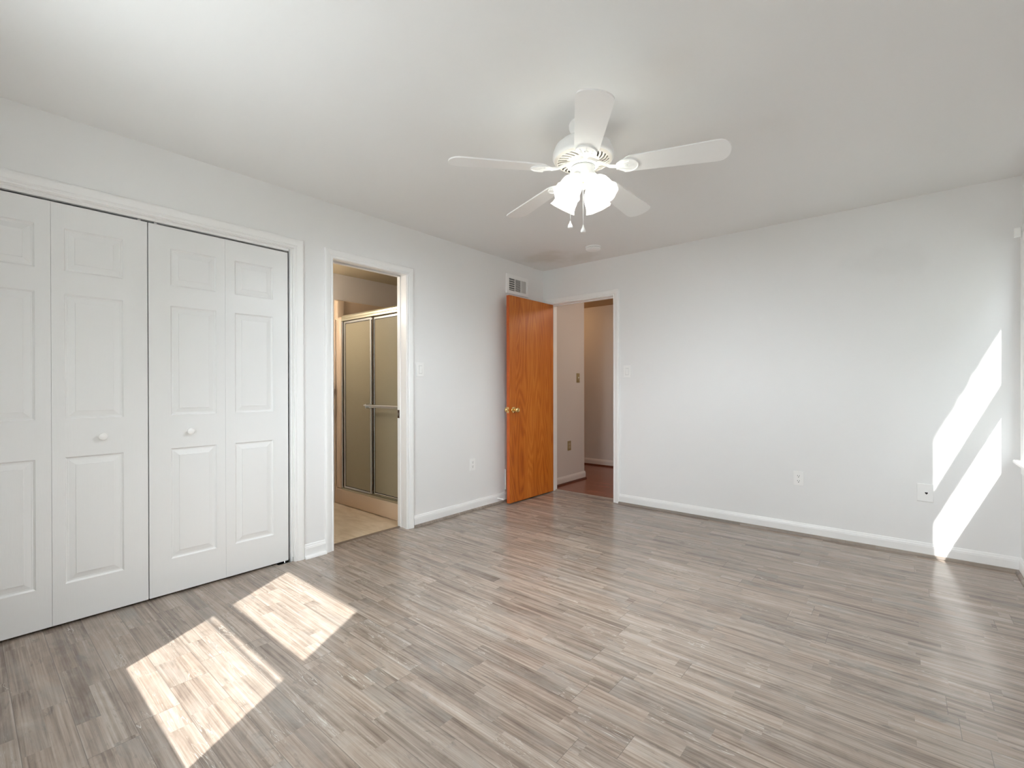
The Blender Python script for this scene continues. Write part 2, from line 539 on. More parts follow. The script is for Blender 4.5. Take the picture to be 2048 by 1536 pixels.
def casing(bm, P, a0, a1, z0, z1, prof=COLONIAL, width=0.066):
    s = width/0.066
    loops = []
    for (u, h) in prof:
        u *= s
        loops.append([bm.verts.new(P(a0-u, z0, h)), bm.verts.new(P(a0-u, z1+u, h)), bm.verts.new(P(a1+u, z1+u, h)), bm.verts.new(P(a1+u, z0, h))])
    for k in range(len(loops)-1):
        for i in range(3):
            bm.faces.new((loops[k][i], loops[k][i+1], loops[k+1][i+1], loops[k+1][i]))
    for i in range(3):
        bm.faces.new((loops[-1][i], loops[-1][i+1], loops[0][i+1], loops[0][i]))
    bm.faces.new([l[0] for l in loops]); bm.faces.new([l[3] for l in loops][::-1])

BASEP = [(0, 0.0), (0.013, 0.0), (0.013, 0.064), (0.0115, 0.070), (0.0115, 0.074), (0.008, 0.080), (0.006, 0.088), (0.003, 0.092), (0, 0.092)]
def quarter(r=0.019, off=0.013, n=6):
    return [(off, 0.0)] + [(off + r*math.cos(a)*0.95, r*math.sin(a)) for a in [PI/2*i/n for i in range(n+1)]]

def baseboard(name, P, a0, a1, shoe_mat, board_mat, label, e0=0.0, e1=0.0):
    """e0/e1: how much the ends are mitred per unit of thickness"""
    bm = bmesh.new()
    prism(bm, BASEP, lambda p, t: P((a0 + e0*p[0]) if t == 0 else (a1 - e1*p[0]), p[1]+0.001, p[0]))
    o = obj(name, bm, board_mat)
    tag(o, label, 'baseboard', kind='structure')
    bm = bmesh.new()
    prism(bm, quarter(), lambda p, t: P((a0 + e0*p[0]) if t == 0 else (a1 - e1*p[0]), p[1], p[0]))
    s = obj('shoe_moulding', bm, shoe_mat, o, smooth=True)
    return o

# ------------------------------------------------------------------ the setting
T = 0.12
CL = (-4.290, -2.780)   # closet opening (y)
BD = (-2.500, -1.870)   # bathroom doorway (y)
HD = (0.100, 0.862)     # hall doorway (x)
DZ = 2.055
PL = wall_frame('x', 0.0, 1)      # left wall
PF = wall_frame('y', 0.0, -1)     # far wall
PR = wall_frame('x', W, -1)       # right wall
PBk = wall_frame('y', YB, 1)      # back wall

bm = bmesh.new(); box(bm, -0.10, W+0.02, YB-0.02, 0.105, -0.10, 0.0)
tag(obj('floor', bm, M_floor), 'grey brown wood look laminate floor of the empty bedroom', 'floor', kind='structure')
bm = bmesh.new(); box(bm, -T, W+T, YB-T, T, H, H+0.12)
tag(obj('ceiling', bm, M_ceil), 'plain white bedroom ceiling with a faint olive smudge near the corner', 'ceiling', kind='structure')

g = 0.015
o = grid_wall('wall_left', M_wall, 'x', -T, 0.0, YB-T, 0.0, 0.0, H,
    [(CL[0]-g, CL[1]+g, -1, 2.075), (BD[0]-g, BD[1]+g, -1, DZ+g)])
tag(o, 'white left wall with the closet and the bathroom doorway', 'wall', kind='structure')
o = grid_wall('wall_far', M_wall_far, 'y', 0.0, T, 0.0, W+T, 0.0, H, [(HD[0]-g, HD[1]+g, -1, DZ+g)])
tag(o, 'white far wall with the hall doorway and slanting sun patches', 'wall', kind='structure')
o = grid_wall('wall_right', M_wall, 'x', W, W+T, YB-T, 0.0, 0.0, H, [(WR[0], WR[1], WIN_Z0, WIN_Z1)])
tag(o, 'white right wall with the window, seen edge on', 'wall', kind='structure')
o = grid_wall('wall_back', M_wall, 'y', YB-T, YB, 0.0, W, 0.0, H, [(WB[0], WB[1], WIN_Z0, WIN_Z1)])
tag(o, 'white wall behind the camera with a sash window', 'wall', kind='structure')

# baseboards
baseboard('baseboard_left', PL, CL[1]+0.066, BD[0]-0.066, M_trim, M_trim, 'short white baseboard between the closet and the bathroom doorway')
baseboard('baseboard_left', PL, BD[1]+0.066, 0.0, M_shoe, M_trim, 'white baseboard between the bathroom doorway and the open wooden door', 0, 1)
baseboard('baseboard_far', PF, HD[1]+0.066, W, M_shoe, M_trim, 'long white baseboard under the blank far wall', 0, 1)
baseboard('baseboard_far', PF, 0.0, HD[0]-0.066, M_shoe, M_trim, 'short white baseboard in the corner behind the wooden door', 1, 0)
baseboard('baseboard_right', PR, YB, 0.0, M_shoe, M_trim, 'white baseboard under the right window', 1, 1)
baseboard('baseboard_back', PBk, 0.0, W, M_shoe, M_trim, 'white baseboard behind the camera', 1, 1)

# closet frame: casing, jambs, head and track
bm = bmesh.new(); casing(bm, PL, CL[0], CL[1], 0.0, 2.060)
o = tag(obj('trim_1', bm, M_trim), 'white moulded casing round the wide closet opening', 'door casing', kind='structure')
bm = bmesh.new()
box(bm, -T, 0.0, CL[1], CL[1]+g, 0.0, 2.060+g); box(bm, -T, 0.0, CL[0]-g, CL[0], 0.0, 2.060+g)
box(bm, -T, 0.0, CL[0]-g, CL[1]+g, 2.060, 2.060+g)
obj('jamb', bm, M_trim, o)
bm = bmesh.new()
box(bm, -0.052, -0.024, CL[0], CL[1]-0.018, 2.045, 2.060)
obj('track_cover', bm, M_trim, o)
bm = bmesh.new()   # stop strips on the jamb sides
box(bm, -0.040, -0.012, CL[1]-0.012, CL[1], 0.0, 2.060, 0.002)
obj('stop_strip', bm, M_trim, o)

# bathroom doorway: casing, split jamb of a pocket door
bm = bmesh.new(); casing(bm, PL, BD[0], BD[1], 0.0, DZ-0.002)
o = tag(obj('trim_2', bm, M_trim), 'white moulded casing round the bathroom doorway', 'door casing', kind='structure')
bm = bmesh.new()
for (xa, xb) in ((-0.045, 0.0), (-T, -0.085)):
    box(bm, xa, xb, BD[1], BD[1]+g, 0, DZ+g); box(bm, xa, xb, BD[0]-g, BD[0], 0, DZ+g)
    box(bm, xa, xb, BD[0]-g, BD[1]+g, DZ, DZ+g)
obj('jamb', bm, M_trim, o)
bm = bmesh.new()
box(bm, -0.085, -0.045, BD[1]+0.006, BD[1]+g, 0.0, DZ+g); box(bm, -0.085, -0.045, BD[0]-g, BD[0]-0.006, 0.0, DZ+g)
obj('pocket_door_edge', bm, M_trim, o)
bm = bmesh.new(); box(bm, -0.085, -0.045, BD[0]-g, BD[1]+g, DZ+0.012, DZ+g)
obj('pocket_track', bm, M_darkgrey, o)
bm = bmesh.new()
box(bm, -0.117, -0.092, BD[1]-0.002, BD[1], 0.895, 0.962, 0.0008)
sp = obj('strike_plate', bm, plain('bronze_plate', (0.12, 0.075, 0.05), 0.4, metal=0.7), o)
sp['label'] = 'dark bronze strike plate'
bm = bmesh.new(); box(bm, -0.109, -0.100, BD[1]-0.0035, BD[1]-0.0018, 0.915, 0.940)
obj('latch_hole', bm, M_chrome, sp)

# hall doorway
bm = bmesh.new(); casing(bm, PF, HD[0], HD[1], 0.0, DZ-0.002)
o = tag(obj('trim_3', bm, M_trim), 'white moulded casing round the hall doorway', 'door casing', kind='structure')
bm = bmesh.new()
box(bm, HD[1], HD[1]+g, 0.0, T, 0, DZ+g); box(bm, HD[0]-g, HD[0], 0.0, T, 0, DZ+g); box(bm, HD[0]-g, HD[1]+g, 0.0, T, DZ, DZ+g)
obj('jamb', bm, M_trim, o)
bm = bmesh.new()
box(bm, HD[1]-0.011, HD[1], 0.040, 0.075, 0, DZ, 0.001); box(bm, HD[0], HD[0]+0.011, 0.040, 0.075, 0, DZ, 0.001)
box(bm, HD[0]+0.011, HD[1]-0.011, 0.040, 0.075, DZ-0.011, DZ, 0.001)
obj('door_stop_strip', bm, M_trim, o)
bm = bmesh.new()
prism(bm, [(-0.025, 0.0), (-0.020, 0.004), (-0.005, 0.0065), (0.012, 0.0065), (0.022, 0.002), (0.022, 0.0)],
      lambda p, t: Vector((HD[0]+0.002 if t == 0 else HD[1]-0.002, 0.100+p[0], p[1]+0.0005)))
tag(obj('trim_4', bm, M_shoe), 'grey brown threshold strip across the hall doorway', 'threshold', kind='structure')
bm = bmesh.new()
prism(bm, [(-0.018, 0.0), (-0.015, 0.004), (-0.004, 0.0055), (0.010, 0.0055), (0.016, 0.001), (0.016, 0.0)],
      lambda p, t: Vector((-0.098+p[0], BD[0]+0.001 if t == 0 else BD[1]-0.001, p[1]+0.0005)))
tag(obj('trim_5', bm, plain('brown_threshold', (0.17, 0.12, 0.085), 0.4)), 'brown threshold strip across the bathroom doorway', 'threshold', kind='structure')

# closet interior
bm = bmesh.new()
box(bm, -0.76, -0.70, YB-T, -2.58, 0, H); box(bm, -0.70, -T, YB-T-0.06, YB-T, 0, H); box(bm, -0.70, -T, -2.70, -2.64, 0, H)
tag(obj('wall_closet', bm, M_wall), 'white walls inside the dark closet', 'wall', kind='structure')
bm = bmesh.new(); box(bm, -0.76, -0.10, YB-T, -2.64, -0.06, -0.001)
tag(obj('floor_closet', bm, M_shoe), 'floor inside the closet under the folding doors', 'floor', kind='structure')
bm = bmesh.new(); box(bm, -0.76, -T, YB-T, -2.64, H, H+0.06)
tag(obj('ceiling_closet', bm, M_ceil), 'ceiling inside the closet', 'ceiling', kind='structure')

# ------------------------------------------------------------------ closet bifold doors
LZ0, LZ1 = 0.012, 2.033
XF = -0.025
def leaf(y0, y1, p0, p1, ga, gb, name='leaf'):
    """hollow-core leaf with three raised panels; front at x = XF"""
    bm = bmesh.new()
    th = 0.030
    y0 += ga; y1 -= gb
    pz = [(0.200, 0.811), (0.995, 1.600), (1.711, 1.916)]
    ys = [y0, p0, p1, y1]; zs = [LZ0] + [v for p in pz for v in p] + [LZ1]
    V = {}
    def gv(y, z, x=XF):
        k = (round(y, 5), round(z, 5), round(x, 5))
        if k not in V: V[k] = bm.verts.new((x, y, z))
        return V[k]
    for i in range(3):
        for k in range(len(zs)-1):
            is_p = (i == 1 and k % 2 == 1)
            a, b, c, d = ys[i], ys[i+1], zs[k], zs[k+1]
            if not is_p:
                bm.faces.new((gv(a, c), gv(b, c), gv(b, d), gv(a, d)))
            else:
                prev = [gv(a, c), gv(b, c), gv(b, d), gv(a, d)]
                for (off, dep) in ((0.003, -0.0045), (0.008, -0.0085), (0.011, -0.0080), (0.014, -0.0085), (0.038, -0.0028), (0.0390, -0.0005)):
                    cur = [gv(a+off, c+off, XF+dep), gv(b-off, c+off, XF+dep), gv(b-off, d-off, XF+dep), gv(a+off, d-off, XF+dep)]
                    for q in range(4):
                        bm.faces.new((prev[q], prev[(q+1) % 4], cur[(q+1) % 4], cur[q]))
                    prev = cur
                bm.faces.new(prev)
    # body behind the skin
    bk = [bm.verts.new((XF-th, y, z)) for (y, z) in ((y0, LZ0), (y1, LZ0), (y1, LZ1), (y0, LZ1))]
    bm.faces.new(bk)
    def edge_strip(pts, b0, b1):
        bm.faces.new([gv(*p) for p in pts] + [b1, b0])
    edge_strip([(y, LZ0) for y in ys], bk[0], bk[1])
    edge_strip([(y, LZ1) for y in ys], bk[3], bk[2])
    edge_strip([(y0, z) for z in zs], bk[0], bk[3])
    edge_strip([(y1, z) for z in zs], bk[1], bk[2])
    return obj(name, bm, M_leaf, origin=(XF, (y0+y1)/2, LZ0))

def knob_white(y, z):
    bm = bmesh.new()
    M = Matrix.Translation((XF, y, z)) @ Matrix.Rotation(PI/2, 4, 'Y')
    lathe(bm, [(0.0, 0.0), (0.011, 0.0), (0.010, 0.004), (0.0085, 0.010), (0.010, 0.014), (0.0165, 0.018), (0.0185, 0.023), (0.0165, 0.028), (0.010, 0.0315), (0.0, 0.0325)], 28, M)
    return obj('knob', bm, M_plastic, smooth=True, origin=(XF, y, z))

LE = [-2.802, -3.173, -3.544, -3.915, -4.286]
def bifold(name, label, leaves, knob_leaf, ky, pivot_y, join_y):
    t = thing(name, (XF-0.015, (leaves[0][0]+leaves[-1][1])/2, LZ0))
    tag(t, label, 'folding door', kind='structure')
    for i, (a, b, p0, p1) in enumerate(leaves):
        lf = leaf(a, b, p0, p1, 0.0025 if i == 0 else 0.0005, 0.0005 if i == 0 else 0.0025); put(lf, t)
        if i == knob_leaf:
            k = knob_white(ky, 0.903)
            k.parent = lf; k.location = Vector((XF, ky, 0.903)) - Vector((XF, (a+b)/2, LZ0))
    bm = bmesh.new()
    box(bm, XF-0.022, XF-0.008, pivot_y-0.006, pivot_y+0.006, LZ1-0.001, 2.0445)
    box(bm, XF-0.022, XF-0.008, join_y-0.006, join_y+0.006, LZ1-0.001, 2.0445)
    g_ = obj('guide_pin', bm, M_chrome, origin=(XF, join_y, LZ1)); put(g_, t)
    return t
d1 = bifold('door_1', 'white raised-panel folding closet door pair, left one, cut by the photo edge',
    [(LE[4], LE[3], -4.192, -3.969), (LE[3], LE[2], -3.869, -3.648)], 1, -3.731, LE[4]+0.03, LE[2]-0.035)
d2 = bifold('door_2', 'white raised-panel folding closet door pair, right one, next to the casing',
    [(LE[2], LE[1], -3.444, -3.221), (LE[1], LE[0], -3.121, -2.898)], 0, -3.357, LE[0]-0.03, LE[2]+0.035)
# floor bracket for the pivot
bm = bmesh.new()
box(bm, -0.052, -0.006, LE[0]-0.075, CL[1]-0.002, 0.0005, 0.0025)
box(bm, -0.052, -0.006, CL[1]-0.004, CL[1]-0.0005, 0.0005, 0.030)
tube(bm, [(XF-0.012, LE[0]-0.022, 0.002), (XF-0.012, LE[0]-0.022, 0.0115)], 0.005, 10)
tag(obj('pivot_bracket', bm, M_chrome, origin=(-0.03, LE[0], 0.0005)), 'small metal floor bracket under the right closet door by the casing', 'bracket')

# ------------------------------------------------------------------ orange wooden door
th = 0.036
DL = 0.742
door = thing('door_3', (HD[0]+0.001, -0.004, 0.012))
tag(door, 'open amber stained flush wooden door with a brass knob', 'door', kind='structure')
bm = bmesh.new(); box(bm, 0, th, -DL, 0, 0, 2.036, 0.0012)
slab = obj('door_slab', bm, M_wood, door)
bm = bmesh.new(); box(bm, 0.0008, th-0.0008, -DL-0.0006, -DL+0.0004, 0.001, 2.035)
e = obj('edge_band', bm, M_wood_edge, door); e['label'] = 'redder solid wood door edge'
def knob_set(sgn):
    x0 = th if sgn > 0 else 0.0
    M = Matrix.Translation((x0, -DL+0.062, 0.912)) @ Matrix.Rotation(sgn*PI/2, 4, 'Y')
    bm = bmesh.new()
    lathe(bm, [(0, 0), (0.031, 0), (0.032, 0.002), (0.030, 0.006), (0.022, 0.009), (0.014, 0.011), (0.0, 0.011)], 36, M)
    r = obj('rosette', bm, M_brass, door, smooth=True)
    bm = bmesh.new()
    lathe(bm, [(0.011, 0.010), (0.0105, 0.022), (0.012, 0.028), (0.020, 0.034), (0.0265, 0.044), (0.0272, 0.052), (0.024, 0.060), (0.016, 0.0655), (0.012, 0.0645), (0.0, 0.0640)], 36, M)
    obj('knob', bm, M_brass, r, smooth=True)
knob_set(1); knob_set(-1)
bm = bmesh.new(); box(bm, 0.006, th-0.006, -DL-0.0022, -DL-0.0002, 0.884, 0.941, 0.0006)
lp = obj('latch_plate', bm, M_brass, door)
bm = bmesh.new(); box(bm, 0.012, 0.024, -DL-0.011, -DL-0.001, 0.904, 0.921, 0.002)
obj('latch_bolt', bm, M_brass, lp)
bm = bmesh.new()
for z in (0.892, 0.933):
    tube(bm, [(th/2, -DL-0.001, z), (th/2, -DL-0.0032, z)], 0.0035, 10)
obj('screw', bm, M_brass_old, lp)
for z in (0.22, 1.02, 1.80):
    bm = bmesh.new(); tube(bm, [(-0.004, -0.004, z-0.045), (-0.004, -0.004, z+0.045)], 0.0055, 12)
    obj('hinge', bm, M_brass, door)

# ------------------------------------------------------------------ windows
def sash_window(name, P, a0, a1, label, apron=True, screen=True, horn=0.02, mesh=False):
    """double-hung window in a wall opening; P(a, z, h): h > 0 into the room, h < 0 into the wall"""
    z0, z1 = WIN_Z0, WIN_Z1
    t = thing(name, P((a0+a1)/2, z0, -0.06))
    tag(t, label, 'window', kind='structure')
    org = Vector(t.location)
    def pb(bm, A0, A1, Z0, Z1, H0, H1, bev=0.0):
        p, q = P(A0, Z0, H0), P(A1, Z1, H1)
        box(bm, p.x, q.x, p.y, q.y, p.z, q.z, bev)
    def fin(nm, bm, m, par=t):
        o_ = obj(nm, bm, m); o_.parent = par; o_.location = -org if par is t else Vector((0, 0, 0)); return o_
    bm = bmesh.new(); casing(bm, P, a0, a1, z0, z1)
    fin('casing', bm, M_trim)
    bm = bmesh.new()   # stool with horns, rounded nose
    prism(bm, [(-0.035, -0.022), (0.040, -0.022), (0.045, -0.018), (0.045, -0.006), (0.040, 0.0), (-0.035, 0.0)],
          lambda p, s: P(a0-0.066-horn if s == 0 else a1+0.066+horn, z0+p[1], max(p[0], 0.0)))
    pb(bm, a0, a1, z0-0.022, z0, -0.045, 0.0)
    fin('stool', bm, M_trim)
    if apron:
        bm = bmesh.new(); pb(bm, a0-0.060, a1+0.060, z0-0.022-0.062, z0-0.022, 0.0, 0.014, 0.003)
        fin('apron', bm, M_trim)
    # upper sash (outer track) and lower sash (inner track); the rails overlap at mid height
    zr0, zr1 = 1.385, 1.437
    def sash(nm, hz0, hz1, H0, H1, st, br, tr):
        bm = bmesh.new()
        pb(bm, a0, a0+st, hz0, hz1, H0, H1); pb(bm, a1-st, a1, hz0, hz1, H0, H1)
        pb(bm, a0+st, a1-st, hz0, hz0+br, H0, H1); pb(bm, a0+st, a1-st, hz1-tr, hz1, H0, H1)
        s = fin(nm, bm, M_trim)
        bm = bmesh.new(); hm = (H0+H1)/2; pb(bm, a0+st, a1-st, hz0+br, hz1-tr, hm-0.002, hm+0.002)
        gl = fin('pane', bm, M_glass, s)
    sash('upper_sash', zr0, z1, -0.105, -0.071, 0.004, zr1-zr0, 0.003)
    sash('lower_sash', z0+0.001, zr1, -0.069, -0.035, 0.004, 0.010, zr1-zr0)
    if screen:
        bm = bmesh.new(); pb(bm, a0, a1, 1.349, 1.359, -0.113, -0.108)
        fin('screen_rail', bm, M_trim)
    if mesh:  # added light-cutting sheet across the opening
        bm = bmesh.new()
        v = [bm.verts.new(P(a, z, -0.112)) for (a, z) in ((a0, z0), (a1, z0), (a1, z1), (a0, z1))]
        bm.faces.new(v)
        fin('dimming_sheet', bm, M_dimming)
    return t

sash_window('window_1', PR, WR[0], WR[1], 'window at the right photo edge, only its casing and sill showing', screen=False, horn=0.022, mesh=True)
sash_window('window_2', PBk, WB[0], WB[1], 'sash window behind the camera that throws the floor sun patches')

# blind bracket at the top of the right window casing
bm = bmesh.new()
box(bm, W-0.045, W-0.0175, WR[1]+0.040, WR[1]+0.060, 2.045, 2.100, 0.002)
box(bm, W-0.0175, W-0.0165, WR[1]+0.030, WR[1]+0.066, 2.035, 2.105)
tag(obj('blind_bracket', bm, M_plastic, origin=(W-0.03, WR[1]+0.05, 2.045)), 'small white blind bracket on the window casing, upper right edge', 'bracket')

# roof eave outside the right window (its ragged shingle edge trims the sun patch on the far wall)
bm = bmesh.new()
XE = 4.15; ZE = 2.884
n = 130
top, bot = [], []
rnd = random.Random(3)
ph = [rnd.uniform(0, 6.28) for _ in range(4)]
for i in range(n+1):
    y = -4.4 + 5.0*i/n
    j = 0.003*math.sin(y*47+ph[0]) + 0.003*math.sin(y*97+ph[1]) + 0.004*rnd.uniform(-1, 1)
    bot.append((y, XE+j))
vb = [bm.verts.new((x, y, ZE)) for (y, x) in bot]; vt = [bm.verts.new((x, y, ZE+0.02)) for (y, x) in bot]
wb = [bm.verts.new((W+T, y, ZE+0.12)) for (y, x) in bot]; wt = [bm.verts.new((W+T, y, ZE+0.16)) for (y, x) in bot]
for i in range(n):
    bm.faces.new((vb[i], vb[i+1], vt[i+1], vt[i])); bm.faces.new((vt[i], vt[i+1], wt[i+1], wt[i]))
    bm.faces.new((wt[i], wt[i+1], wb[i+1], wb[i])); bm.faces.new((wb[i], wb[i+1], vb[i+1], vb[i]))
bm.faces.new((vb[0], vt[0], wt[0], wb[0])); bm.faces.new((vb[n], wb[n], wt[n], vt[n]))
box(bm, W+0.02, W+T, -4.4, 0.6, H+0.125, ZE+0.158)
tag(obj('trim_6', bm, M_shingle), 'roof eave outside above the right window', 'eave', kind='structure')

bm = bmesh.new(); box(bm, -8, 18, -20, 12, -0.75, -0.65)
tag(obj('ground_outside', bm, plain('lawn_ground', (0.075, 0.085, 0.055), 0.9)), 'dark lawn outside the right window', 'ground', kind='structure')
bm = bmesh.new(); box(bm, -3.5, 3.9, -11.0, YB-T-0.01, -0.649, -0.55)  # added pale slab, bounces daylight up to the bedroom ceiling
tag(obj('bounce_slab_outside', bm, plain('pale_bounce_slab', (0.62, 0.62, 0.61), 0.9)), 'added unseen pale slab bouncing light in through the window behind the camera', 'bounce slab', kind='structure')

# added house-shaped block beyond the right window, keeps out the low sky
bm = bmesh.new(); box(bm, 6.4, 12.0, -9.0, 4.5, -0.649, 4.6)
nh = tag(obj('wall_sky_blocker', bm, M_siding), 'added unseen house shape outside the right window, blocks low sky', 'light blocker', kind='structure')
bm = bmesh.new()
prism(bm, [(6.15, 4.6), (9.2, 6.6), (12.25, 4.6), (12.25, 4.72), (9.2, 6.75), (6.15, 4.72)], lambda p, t: Vector((p[0], -9.3 if t == 0 else 4.8, p[1])))
prism(bm, [(6.4, 4.6), (12.0, 4.6), (9.2, 6.5)], lambda p, t: Vector((p[0], -9.0 if t == 0 else 4.5, p[1])))
obj('roof', bm, M_shingle, nh)
bm = bmesh.new()
for y in (-6.0, -2.5, 1.5): box(bm, 6.36, 6.41, y, y+1.0, 0.9, 2.2)
obj('window', bm, plain('blocker_window', (0.05, 0.06, 0.07), 0.1), nh)

# ------------------------------------------------------------------ bathroom
BX = -1.255      # shower side wall plane
BZ = 2.29
bm = bmesh.new(); box(bm, BX-0.10, -0.101, -2.76, -0.78, -0.10, -0.002)
tag(obj('floor_bath', bm, M_tile), 'tan vinyl bathroom floor beyond the threshold', 'floor', kind='structure')
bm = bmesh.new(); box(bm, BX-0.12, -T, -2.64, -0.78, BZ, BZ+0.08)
tag(obj('ceiling_bath', bm, M_bathceil), 'ceiling of the bathroom, its shade put into a tan colour', 'ceiling', kind='structure')
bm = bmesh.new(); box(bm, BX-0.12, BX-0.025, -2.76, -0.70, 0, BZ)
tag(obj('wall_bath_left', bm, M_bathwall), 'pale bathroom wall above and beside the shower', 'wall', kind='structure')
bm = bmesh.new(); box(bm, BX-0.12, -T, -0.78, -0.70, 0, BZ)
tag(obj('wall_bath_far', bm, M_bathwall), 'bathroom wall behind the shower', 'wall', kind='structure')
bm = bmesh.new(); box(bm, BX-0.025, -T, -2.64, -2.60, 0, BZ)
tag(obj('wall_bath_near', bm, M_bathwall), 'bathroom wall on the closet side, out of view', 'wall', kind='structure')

SY = -1.787      # front of the shower curb
sh = thing('shower_stall', (-0.70, -1.30, 0.0))
tag(sh, 'beige shower stall with sliding pebbled glass doors inside the bathroom', 'shower')
def pp(nm, bm, m, parent, smooth=False):
    o_ = obj(nm, bm, m, smooth=smooth)
    w = Vector((0, 0, 0)); q = parent
    while q is not None: w = w + Vector(q.location); q = q.parent
    o_.parent = parent; o_.location = -w
    return o_
bm = bmesh.new()
box(bm, BX, -0.125, SY, SY+0.11, 0.0, 0.150, 0.012, 3)
box(bm, BX, -0.125, SY+0.09, -0.80, 0.0, 0.05)
pp('tray', bm, M_fibre, sh, True)
bm = bmesh.new()
box(bm, BX-0.022, BX+0.004, SY+0.002, -0.80, 0.0, 2.022, 0.004)       # side panel
box(bm, BX+0.002, -0.125, -0.835, -0.80, 0.04, 2.022, 0.004)         # rear panel
box(bm, BX-0.022, BX+0.095, SY+0.003, SY+0.080, 0.148, 1.845, 0.022, 4)    # bull-nosed corner column
box(bm, BX-0.022, BX+0.030, SY+0.003, SY+0.090, 0.0, 2.022, 0.018, 4)
pp('surround', bm, M_fibre, sh, True)

DYF = -1.765
sd = sh
bm = bmesh.new()
prism(bm, [(-0.026, 1.795), (-0.026, 1.812), (-0.018, 1.820), (-0.020, 1.838), (-0.010, 1.852), (0.030, 1.856), (0.034, 1.795)],
      lambda p, t: Vector((-1.138 if t == 0 else -0.125, DYF+p[0], p[1])))
pp('header_rail', bm, M_alu, sd)
bm = bmesh.new()
box(bm, -1.140, -0.125, DYF-0.020, DYF+0.030, 0.150, 0.158)
box(bm, -1.140, -0.125, DYF-0.004, DYF+0.002, 0.158, 0.176); box(bm, -1.140, -0.125, DYF-0.020, DYF-0.016, 0.158, 0.168)
pp('bottom_track', bm, M_alu, sd)
bm = bmesh.new()
box(bm, -1.140, -1.122, DYF-0.020, DYF+0.030, 0.158, 1.795, 0.002)
pp('wall_jamb', bm, M_chrome, sd)
def panel(x0, x1, y, nm):
    b = bmesh.new()
    z0_, z1_ = 0.170, 1.790
    s = 0.020
    box(b, x0, x0+s, y-0.006, y+0.006, z0_, z1_, 0.002); box(b, x1-s, x1, y-0.006, y+0.006, z0_, z1_, 0.002)
    box(b, x0+s, x1-s, y-0.006, y+0.006, z0_, z0_+0.018, 0.002); box(b, x0+s, x1-s, y-0.006, y+0.006, z1_-0.020, z1_, 0.002)
    f = pp('sliding_door', b, M_chrome, sd)
    b = bmesh.new()
    box(b, x0+s, x0+s+0.007, y-0.004, y+0.004, z0_+0.018, z1_-0.020); box(b, x1-s-0.003, x1-s, y-0.004, y+0.004, z0_+0.018, z1_-0.020)
    box(b, x0+s, x1-s, y-0.004, y+0.004, z0_+0.018, z0_+0.023); box(b, x0+s, x1-s, y-0.004, y+0.004, z1_-0.025, z1_-0.020)
    pp('seal', b, M_seal, f)
    b = bmesh.new(); box(b, x0+s, x1-s, y-0.002, y+0.002, z0_+0.018, z1_-0.020)
    pp('glass', b, M_obscure, f)
    return f
panel(-1.105, -0.640, DYF-0.008, 'outer')
f2 = panel(-0.640, -0.128, DYF+0.012, 'inner')
bm = bmesh.new()
tube(bm, [(-0.690, DYF-0.055, 0.985), (-0.128, DYF-0.055, 0.985)], 0.008, 12)
tube(bm, [(-0.690, DYF-0.035, 0.970), (-0.128, DYF-0.035, 0.970)], 0.006, 12)
box(bm, -0.668, -0.655, DYF-0.062, DYF+0.008, 0.955, 1.000, 0.002)
tb = pp('towel_rail', bm, M_chrome, sd, True)

bm = bmesh.new()
for z in (0.917, 1.148):
    box(bm, BX-0.025, BX+0.020, -1.850, -1.812, z-0.020, z+0.020, 0.004)
tube(bm, [(BX+0.030, -1.831, 0.908), (BX+0.030, -1.831, 1.156)], 0.009, 12)
for z in (0.917, 1.148):
    tube(bm, [(BX+0.015, -1.831, z), (BX+0.031, -1.831, z)], 0.008, 10)
tag(obj('grab_bar', bm, M_chrome, smooth=True, origin=(BX-0.025, -1.831, 0.9)), 'short upright metal grab bar on the bathroom wall beside the shower', 'grab bar')

# added lamp bar that brightens the bathroom, out of view
vl = thing('bath_fill_light', (-1.00, -2.60, 1.95)); tag(vl, 'added lamp bar brightening the bathroom from its near wall, out of view', 'fill light')
bm = bmesh.new(); box(bm, -1.22, -0.78, -2.60, -2.57, 1.91, 1.99, 0.004)
pp('back_plate', bm, M_chrome, vl)
for x in (-1.15, -1.00, -0.85):
    bm = bmesh.new(); lathe(bm, [(0, -0.045), (0.022, -0.040), (0.038, -0.022), (0.042, 0.0), (0.038, 0.020), (0.022, 0.036), (0.0, 0.042)], 24, Matrix.Translation((x, -2.52, 1.93)))
    pp('fill_bulb', bm, M_bathfill, vl, True)

# ------------------------------------------------------------------ hall
HC = 0.868; HFY = 1.835; HZ = 2.33
bm = bmesh.new(); box(bm, -1.7, 1.62, 0.106, HFY+0.1, -0.10, -0.001)
tag(obj('floor_hall', bm, M_hallfloor), 'glossy mahogany plank floor in the hall', 'floor', kind='structure')
bm = bmesh.new(); box(bm, -1.7, 1.62, T, HFY+0.1, HZ, HZ+0.08)
tag(obj('ceiling_hall', bm, M_hallceil), 'ceiling of the hall, dim brown bounced light put into its colour', 'ceiling', kind='structure')
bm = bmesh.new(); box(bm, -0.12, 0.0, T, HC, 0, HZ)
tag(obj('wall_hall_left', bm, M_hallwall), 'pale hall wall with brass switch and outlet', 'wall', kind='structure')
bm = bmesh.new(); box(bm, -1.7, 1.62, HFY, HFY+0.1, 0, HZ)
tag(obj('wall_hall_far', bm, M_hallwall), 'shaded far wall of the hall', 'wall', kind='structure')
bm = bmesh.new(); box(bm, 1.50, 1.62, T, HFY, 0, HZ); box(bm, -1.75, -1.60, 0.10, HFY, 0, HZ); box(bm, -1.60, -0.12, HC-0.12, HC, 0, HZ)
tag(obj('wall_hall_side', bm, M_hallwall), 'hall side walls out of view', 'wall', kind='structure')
PH = wall_frame('x', 0.0, 1)
